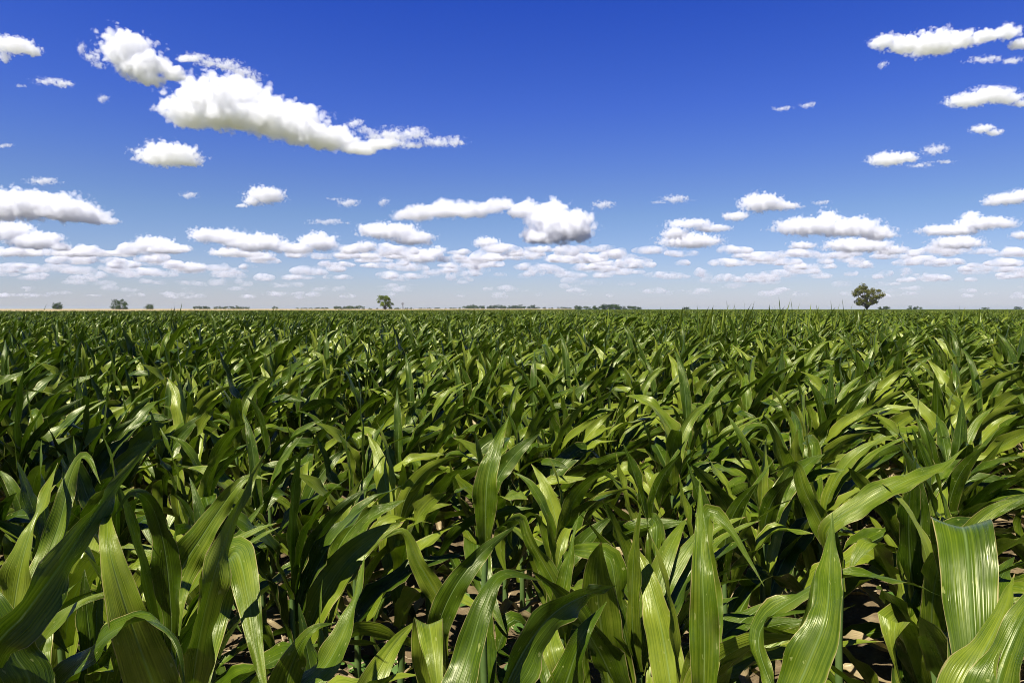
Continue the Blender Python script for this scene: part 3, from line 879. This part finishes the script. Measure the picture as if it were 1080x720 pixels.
# ------------------------------------------------------------------ clouds
ALT = 1000.0
DMAX = 60000.0
CS, CDET, CSTEP, CALB = 10.0, 8.0, 0.10, 0.989
S.cycles.volume_max_steps = 512
def cloud_material(density, kk=5.0, CTH=0.45):
    m, n, l = mat('cloud_vapour'); n.remove(n['Principled BSDF'])
    tc = n.new('ShaderNodeTexCoord')
    no = N(n, 'ShaderNodeTexNoise', Scale=1.0 / (CS * kk), Detail=CDET, Roughness=0.60); l.new(tc.outputs['Object'], no.inputs['Vector'])
    dd = math_n(n, l, 'MULTIPLY', math_n(n, l, 'SUBTRACT', no.outputs['Fac'], CTH), 4.2, clamp=True)
    dd = math_n(n, l, 'MULTIPLY', math_n(n, l, 'MULTIPLY', dd, dd), density * 1.5)
    m.cycles.volume_step_rate = CSTEP
    pv = n.new('ShaderNodeVolumePrincipled'); pv.inputs['Color'].default_value = (0.985, 0.983, 0.988, 1)
    pv.inputs['Density'].default_value = density; pv.inputs['Anisotropy'].default_value = 0.0
    l.new(pv.outputs[0], n['Material Output'].inputs['Volume'])
    l.new(dd, pv.inputs['Density'])
    return m
_ico = {}
def ico(sub):
    if sub not in _ico:
        import bmesh
        bm = bmesh.new(); bmesh.ops.create_icosphere(bm, subdivisions=sub, radius=1)
        _ico[sub] = (np.array([v.co[:] for v in bm.verts]), np.array([[v.index for v in f.verts] for f in bm.faces])); bm.free()
    return _ico[sub]

tex_big = bpy.data.textures.new('cloud_lumps', 'CLOUDS')
def make_clouds(name, puffs_list, mfp_px, label=None, kind=None, vox=1.0, detail=1.0, seed=0, depth_k=0.9):
    """puffs_list: list of clouds, each a list of (px, py, rx, ry) puffs in the photo's pixels"""
    g = np.random.default_rng(seed)
    allv, allf, n = [], [], 0
    py_base = max(p[1] + p[3] for c in puffs_list for p in c)
    D0 = ALT / ((326 - py_base) / 720.0)
    D0 = min(D0, DMAX)
    org = at(puffs_list[0][0][0], puffs_list[0][0][1], D0)
    for puffs in puffs_list:
        cb = max(p[1] + p[3] * 0.8 for p in puffs)
        D = min(ALT / max(0.01, (326 - cb) / 720.0), DMAX)
        if kind is None:
            cb = max([p[1] + p[3] * 0.8 for p in puffs if len(p) == 4] or [cb]); D = min(ALT / ((326 - cb) / 720.0), DMAX)
        Dm = D
        for pf in puffs:
            px, py, rx, ry = pf[:4]
            D = Dm if len(pf) == 4 else min(ALT / ((326 - py - ry * .8) / 720.0), DMAX)
            k = D / 720.0
            c = at(px, py, D); rxm, rym = rx * k, ry * k
            dz = min(rxm, rym * 2.2) * depth_k
            sph = [(c, np.array([rxm * 1.0, dz * 1.0, rym * .98]))]
            m = int(18 * detail + rx * 1.1 * detail)
            for _ in range(m):
                d = g.normal(0, 1, 3); d /= np.linalg.norm(d)
                if d[2] < -0.35: d[2] *= -1
                rr = rym * g.uniform(.16, .42) * (0.65 if d[2] < 0 else 1)
                sph.append((c + d * np.array([rxm * .82, dz * .8, rym * .72]) * g.uniform(.75, 1.06), np.array([rr * 1.15, rr * 1.1, rr])))
            # outlying shreds
            for _ in range(0 if kind else int(7 * detail)):
                d = g.normal(0, 1, 3); d /= np.linalg.norm(d); d[2] *= .5
                rr = rym * g.uniform(.06, .16)
                sph.append((c + d * np.array([rxm, dz, rym]) * g.uniform(1.0, 1.22), np.array([rr * 2.0, rr * 1.5, rr])))
            base = c[2] - rym * 0.62
            for (cc, s) in sph:
                V, F = ico(2 if s[0] < rxm * .6 else 3)
                P = V * s + cc
                lo = P[:, 2] < base
                P[lo, 2] = base + (P[lo, 2] - base) * 0.35
                allv.append(P - org); allf.append(F + n); n += len(V)
    me = bpy.data.meshes.new(name)
    me.from_pydata(np.concatenate(allv).tolist(), [], np.concatenate(allf).tolist())
    kk = D0 / 720.0
    me.materials.append(cloud_material(1.0 / (mfp_px * (0.70 if mfp_px > 3 else 1.3) * kk), kk, 0.39 if mfp_px > 2.55 or kind else 0.41))
    o = link(name, me, loc=tuple(org))
    r_ = o.modifiers.new('remesh', 'REMESH'); r_.mode = 'VOXEL'; r_.voxel_size = vox * kk; r_.use_smooth_shade = True
    for sc_, st in ((13, 6.5), (5.0, 4.2), (2.0, 1.6)):
        tx = bpy.data.textures.new('cloud_noise', 'CLOUDS'); tx.noise_scale = sc_ * kk; tx.noise_depth = 3
        dm = o.modifiers.new('billow', 'DISPLACE'); dm.texture = tx; dm.texture_coords = 'LOCAL'; dm.strength = st * kk * (0.35 if kind else min(1.0, max(p[3] for p in puffs_list[0]) / 9.0)); dm.mid_level = 0.50
    if kind: tag(o, label, 'clouds', kind=kind)
    else: tag(o, label, 'cloud', 'cumulus clouds in the blue sky')
    return o

def puff_cloud(puffs, mfp_px, label, seed):
    """a cumulus: a loose shell round its billows, filled with vapour that thins and tears towards the billows' rims"""
    D0 = min(ALT / ((326 - max(p[1] + p[3] * 0.8 for p in puffs if len(p) == 4)) / 720.0), DMAX)
    org = at(puffs[0][0], puffs[0][1], D0)
    kk = D0 / 720.0
    m, n, l = mat('cloud_vapour'); n.remove(n['Principled BSDF'])
    pv = n.new('ShaderNodeVolumePrincipled'); pv.inputs['Color'].default_value = (CALB, CALB, CALB + 0.002, 1); pv.inputs['Anisotropy'].default_value = 0.0
    l.new(pv.outputs[0], n['Material Output'].inputs['Volume'])
    m.cycles.volume_step_rate = 0.12
    tc = n.new('ShaderNodeTexCoord')
    V0, F0 = ico(3)
    vs, fs, cnt, field = [], [], 0, None
    rmax = 0
    for pf in puffs:
        px, py, rx, ry = pf[:4]
        D = D0 if len(pf) == 4 else min(ALT / ((326 - py - ry * .8) / 720.0), DMAX)
        k = D / 720.0
        c = at(px, py, D) - org
        r = np.array([rx * k * 1.12, min(rx * k, ry * k * 2.0) * 0.95, ry * k * 1.16]); rmax = max(rmax, ry)
        if ry > 3: c[2] -= ry * k * 0.12
        vs.append(V0 * r * np.array([1.34, 1.34, 1.34]) * np.where(V0[:, 2:3] < 0, [[1, 1, .82]], [[1, 1, 1]]) + c); fs.append(F0 + cnt); cnt += len(V0)
        a = n.new('ShaderNodeVectorMath'); a.operation = 'MULTIPLY_ADD'
        l.new(tc.outputs['Object'], a.inputs[0]); a.inputs[1].default_value = tuple(1 / r); a.inputs[2].default_value = tuple(-c / r)
        sp = n.new('ShaderNodeSeparateXYZ'); l.new(a.outputs[0], sp.inputs[0])
        z = math_n(n, l, 'MAXIMUM', sp.outputs[2], math_n(n, l, 'MULTIPLY', sp.outputs[2], -1.45))
        cb = n.new('ShaderNodeCombineXYZ'); l.new(sp.outputs[0], cb.inputs[0]); l.new(sp.outputs[1], cb.inputs[1]); l.new(z, cb.inputs[2])
        ln = n.new('ShaderNodeVectorMath'); ln.operation = 'LENGTH'; l.new(cb.outputs[0], ln.inputs[0])
        g = math_n(n, l, 'SUBTRACT', 1.0, ln.outputs['Value'])
        if field is None: field = g
        else:
            sm_ = n.new('ShaderNodeMath'); sm_.operation = 'SMOOTH_MAX'; l.new(field, sm_.inputs[0]); l.new(g, sm_.inputs[1]); sm_.inputs[2].default_value = 0.12
            field = sm_.outputs[0]
    fs_px = max(4.0, rmax * 0.62)
    no = N(n, 'ShaderNodeTexNoise', Scale=1.0 / (fs_px * kk), Detail=8.0, Roughness=0.60, Distortion=0.25); l.new(tc.outputs['Object'], no.inputs['Vector'])
    thin = mfp_px <= 2.6
    amp = 4.0 if thin else 2.0
    e = math_n(n, l, 'MULTIPLY_ADD', math_n(n, l, 'SUBTRACT', no.outputs['Fac'], 0.5), amp, field)
    if not thin:
        vo = N(n, 'ShaderNodeTexVoronoi', Scale=1.0 / (fs_px * 0.6 * kk)); l.new(tc.outputs['Object'], vo.inputs['Vector'])
        e = math_n(n, l, 'MULTIPLY_ADD', math_n(n, l, 'SUBTRACT', 0.5, vo.outputs['Distance']), 0.5, e)
    e = math_n(n, l, 'ADD', e, -0.22 if thin else -0.16)
    dd = math_n(n, l, 'MULTIPLY', e, 2.2 if thin else 3.6, clamp=True)
    if thin: dd = math_n(n, l, 'MULTIPLY', dd, dd)
    l.new(math_n(n, l, 'MULTIPLY', dd, 1.0 / ((6.0 if thin else 4.2) * kk)), pv.inputs['Density'])
    me = bpy.data.meshes.new('cloud')
    me.from_pydata(np.concatenate(vs).tolist(), [], np.concatenate(fs).tolist()); me.materials.append(m)
    o = link('cloud', me, loc=tuple(org))
    r_ = o.modifiers.new('remesh', 'REMESH'); r_.mode = 'VOXEL'; r_.voxel_size = max(0.5, min(1.6, rmax * 0.12)) * kk; r_.use_smooth_shade = True
    tag(o, label, 'cloud', 'cumulus clouds in the blue sky')

CL = [
 ('ragged white cloud at upper left, upper neighbour of the biggest cloud', 3.5, [(132, 52, 26, 22), (152, 68, 26, 20), (160, 84, 14, 10), (180, 76, 16, 7), (196, 62, 12, 4), (188, 82, 12, 4),]),
 ('thin torn shreds of cloud trailing over the top of the biggest cloud', 2.4, [(206, 61, 14, 5), (222, 67, 16, 5), (240, 69, 16, 6), (256, 76, 14, 5), (268, 82, 8, 4)]),
 ('thin shreds at the left side of the ragged upper left cloud', 2.0, [(86, 50, 5, 8), (96, 60, 9, 6), (104, 69, 7, 4)]),
 ('biggest white cloud, long and tapering down to the right at upper left', 4.5, [(232, 106, 46, 24), (205, 116, 34, 17), (252, 96, 28, 21), (250, 118, 44, 21), (200, 126, 24, 10), (280, 122, 38, 22), (315, 134, 36, 20), (345, 146, 34, 15), (375, 157, 26, 8), (400, 152, 18, 7),(412, 150, 14, 6)]),
 ('torn thin tail of cloud off the right end of the biggest cloud', 2.5, [(374, 130, 9, 5), (384, 137, 9, 5), (396, 143, 12, 6), (414, 143, 18, 8), (436, 141, 18, 7), (432, 153, 16, 5), (460, 150, 20, 6), (480, 149, 12, 6)]),
 ('small oval cloud hanging alone below the biggest cloud', 4, [(178, 163, 32, 13), (172, 166, 28, 10), (195, 170, 18, 7)]),
 ('small ragged cloud at the left edge near the top', 3, [(14, 48, 22, 9), (33, 54, 11, 6), (4, 60, 6, 7)]),
 ('thin wisp of cloud below the ragged one at the upper left edge', 2.2, [(50, 86, 15, 4), (65, 88, 11, 5), (22, 91, 7, 2)]),
 ('tiny faint puff under the ragged upper left cloud', 2.0, [(108, 104, 6, 5)]),
 ('sliver of cloud touching the left edge at mid-sky', 2.5, [(4, 154, 10, 2.5)]),
 ('long flat-based cloud at the left edge, larger of the left pile', 4.5, [(28, 216, 42, 17), (66, 220, 34, 16), (92, 228, 24, 9), (108, 233, 18, 5), (-8, 220, 30, 16)]),
 ('small flat puff just over the long left edge cloud', 2.5, [(45, 191, 17, 4.5)]),
 ('puffed cloud at the left edge beneath the long flat-based one', 4.0, [(12, 244, 22, 13), (38, 254, 28, 11), (62, 260, 16, 6), (22, 266, 40, 6, 1), (74, 266, 12, 6, 1)]),
 ('small domed cloud with a ragged left foot, left of centre', 3.5, [(280, 206, 20, 10), (266, 212, 10, 6), (255, 217, 7, 3)]),
 ('little puff left of the small domed cloud', 2.0, [(199, 206, 9, 4)]),
 ('thin flat streak of cloud right of the small domed cloud', 2.0, [(345, 234, 21, 3.5)]),
 ('small oval puff above the thin flat streak', 2.2, [(367, 214, 12, 5), (352, 210, 7, 2)]),
 ('tiny upright puff left of the central clouds', 2.2, [(404, 213, 6, 5.5)]),
 ('long low cloud at centre joined to a tall bright dome at its right', 4.5, [(470, 222, 48, 11, 1), (440, 226, 26, 9, 1), (505, 222, 26, 9, 1), (530, 216, 18, 8), (552, 220, 20, 10), (577, 224, 22, 14), (592, 238, 34, 22), (606, 240, 22, 18), (570, 247, 22, 12), (572, 263, 20, 4, 1)]),
 ('broad lumpy cloud below the left end of the long central cloud', 4.0, [(412, 244, 34, 10), (436, 252, 24, 8), (392, 242, 15, 8)]),
 ('small twin-lobed cloud under the broad lumpy one', 3.5, [(444, 270, 20, 9), (460, 266, 11, 8), (432, 268, 10, 6)]),
 ('rounded little cloud left of the twin-lobed one', 3.5, [(386, 260, 12, 7), (388, 270, 18, 4, 1)]),
 ('ragged slanting cloud below the bright central dome, to its left', 3.0, [(513, 256, 14, 7), (525, 261, 14, 6), (540, 268, 13, 4)]),
 ('small oval puff right of the bright central dome', 2.4, [(636, 216, 12, 5)]),
 ('small flat cloud with a left wisp, right of centre', 2.6, [(712, 210, 15, 5), (694, 214, 9, 2)]),
 ('domed cloud right of centre with a small companion at lower left', 3.6, [(802, 214, 22, 11), (822, 217, 20, 6), (776, 228, 14, 6)]),
 ('two-layered cloud right of centre', 3.4, [(728, 236, 26, 6), (750, 241, 22, 5), (728, 254, 34, 9, 1), (712, 246, 14, 8)]),
 ('wide lumpy cloud with a knob on top, above the large lone tree', 4.0, [(850, 239, 34, 11), (872, 231, 13, 11), (895, 240, 36, 12), (925, 246, 20, 9), (905, 259, 38, 9, 1), (938, 264, 16, 6, 1), (846, 259, 16, 5, 1)]),
 ('wide two-tiered cloud near the right edge', 4.0, [(1030, 236, 22, 9), (1000, 243, 34, 7), (1050, 235, 24, 7), (1010, 256, 28, 8, 1), (1024, 228, 10, 6)]),
 ('cloud cut by the right edge above the two-tiered one', 3.5, [(1062, 210, 24, 7), (1078, 206, 18, 7), (1046, 214, 10, 4)]),
 ('scrap of cloud at the right edge beside the two-tiered one', 3.0, [(1078, 248, 12, 5)]),
 ('long ragged cloud in the upper right corner', 3.8, [(932, 44, 14, 9), (955, 48, 20, 9), (985, 46, 26, 14), (1012, 42, 20, 9), (1040, 38, 16, 7), (1062, 34, 14, 9), (1076, 46, 12, 6)]),
 ('flat cloud at the right edge beneath the ragged corner cloud', 3.6, [(1020, 106, 22, 8), (1045, 100, 26, 9), (1064, 104, 16, 6), (1078, 109, 12, 4)]),
 ('faint shred between the ragged corner cloud and the flat one', 1.8, [(1040, 63, 20, 4), (1068, 64, 10, 4)]),
 ('small isolated cloud under the flat one at right', 3.0, [(1036, 136, 12, 5), (1048, 140, 9, 4)]),
 ('small domed cloud at right with a flat base', 3.6, [(936, 168, 20, 8), (956, 166, 12, 6)]),
 ('small broken puff right of the small domed right-hand cloud', 2.3, [(986, 158, 12, 6), (970, 175, 14, 3), (995, 171, 14, 2.5)]),
 ('tiny wisp, left one of the high pair right of centre', 1.8, [(825, 115, 10, 3)]),
 ('tiny wisp, right one of the high pair right of centre', 1.8, [(852, 111, 8, 3.5)]),
 ('tiny shred under the left end of the corner cloud', 1.8, [(931, 68, 5, 5)]),
 ('small flat puff over the wide knobbed cloud', 2.0, [(866, 214, 9, 3)]),
 ('lumpy cloud bank left of centre with a dome at its right end', 3.8, [(215, 248, 16, 9), (240, 250, 26, 9), (270, 256, 34, 11), (336, 255, 20, 11), (312, 262, 26, 7), (240, 266, 22, 6, 1), (275, 271, 16, 6, 1)]),
 ('rounded cloud over the round trees at left', 3.4, [(162, 258, 22, 10), (180, 262, 20, 7), (200, 282, 22, 6, 1)]),
 ('low flat cloud between the left pile and the rounded cloud', 3.0, [(108, 268, 16, 4), (130, 268, 14, 4), (92, 266, 12, 4)]),
]
for i, (lab, mfp, puffs) in enumerate(CL):
    puff_cloud(puffs, mfp, lab, i)

# the countless small flat clouds low over the horizon
g = np.random.default_rng(5)
low = []
for (cx, cy, rx, ry) in [(20, 283, 30, 6), (85, 285, 16, 6), (150, 287, 26, 5), (60, 282, 20, 5), (325, 286, 20, 6), (430, 282, 22, 5), (410, 290, 14, 5), (478, 284, 14, 5), (640, 282, 18, 7), (650, 270, 22, 4), (575, 284, 18, 6),
                         (685, 264, 20, 5), (765, 277, 20, 5), (785, 270, 14, 3), (765, 293, 13, 5), (820, 289, 22, 5), (865, 291, 14, 4), (1000, 276, 18, 4), (1040, 283, 30, 5), (1070, 290, 20, 4), (985, 293, 20, 4), (280, 275, 16, 4),
                         (535, 272, 18, 3), (600, 290, 16, 4), (905, 277, 10, 3), (240, 290, 20, 4), (700, 290, 22, 4)]:
    low.append([(cx, cy, rx, ry), (cx + rx * .5, cy + ry * .3, rx * .6, ry * .6)])
for k in range(300):
    y = 326 - 13 - 50 * g.random() ** 1.15
    q = (326 - y) / 40
    x = g.uniform(-40, 1120)
    rx = g.uniform(6, 20) * (0.45 + .6 * q); ry = g.uniform(1.8, 4.2) * (0.4 + .8 * q)
    c = [(x, y, rx, ry)]
    for _ in range(g.integers(0, 3)):
        f = g.uniform(.3, .6)
        c.append((x + g.uniform(-.7, .7) * rx, y + ry * .8 - ry * 1.0 * g.uniform(.9, 1.2), rx * f, ry * g.uniform(.9, 1.2)))
    low.append(c)
for y0, y1, mf, lb in ((0, 285, 4.5, 'upper rows of small flat clouds low in the sky'), (285, 298, 6.5, 'middle rows of small flat clouds near the horizon'), (298, 330, 8.0, 'faint lowest rows of flat clouds just over the horizon')):
    sel = [c for c in low if y0 <= max(p[1] + p[3] * .8 for p in c) < y1]
    make_clouds('clouds', sel, mf, lb, kind='stuff', vox=0.7, detail=0.35, seed=9)
print('objects', len(bpy.data.objects), 'field instances', len(pts))
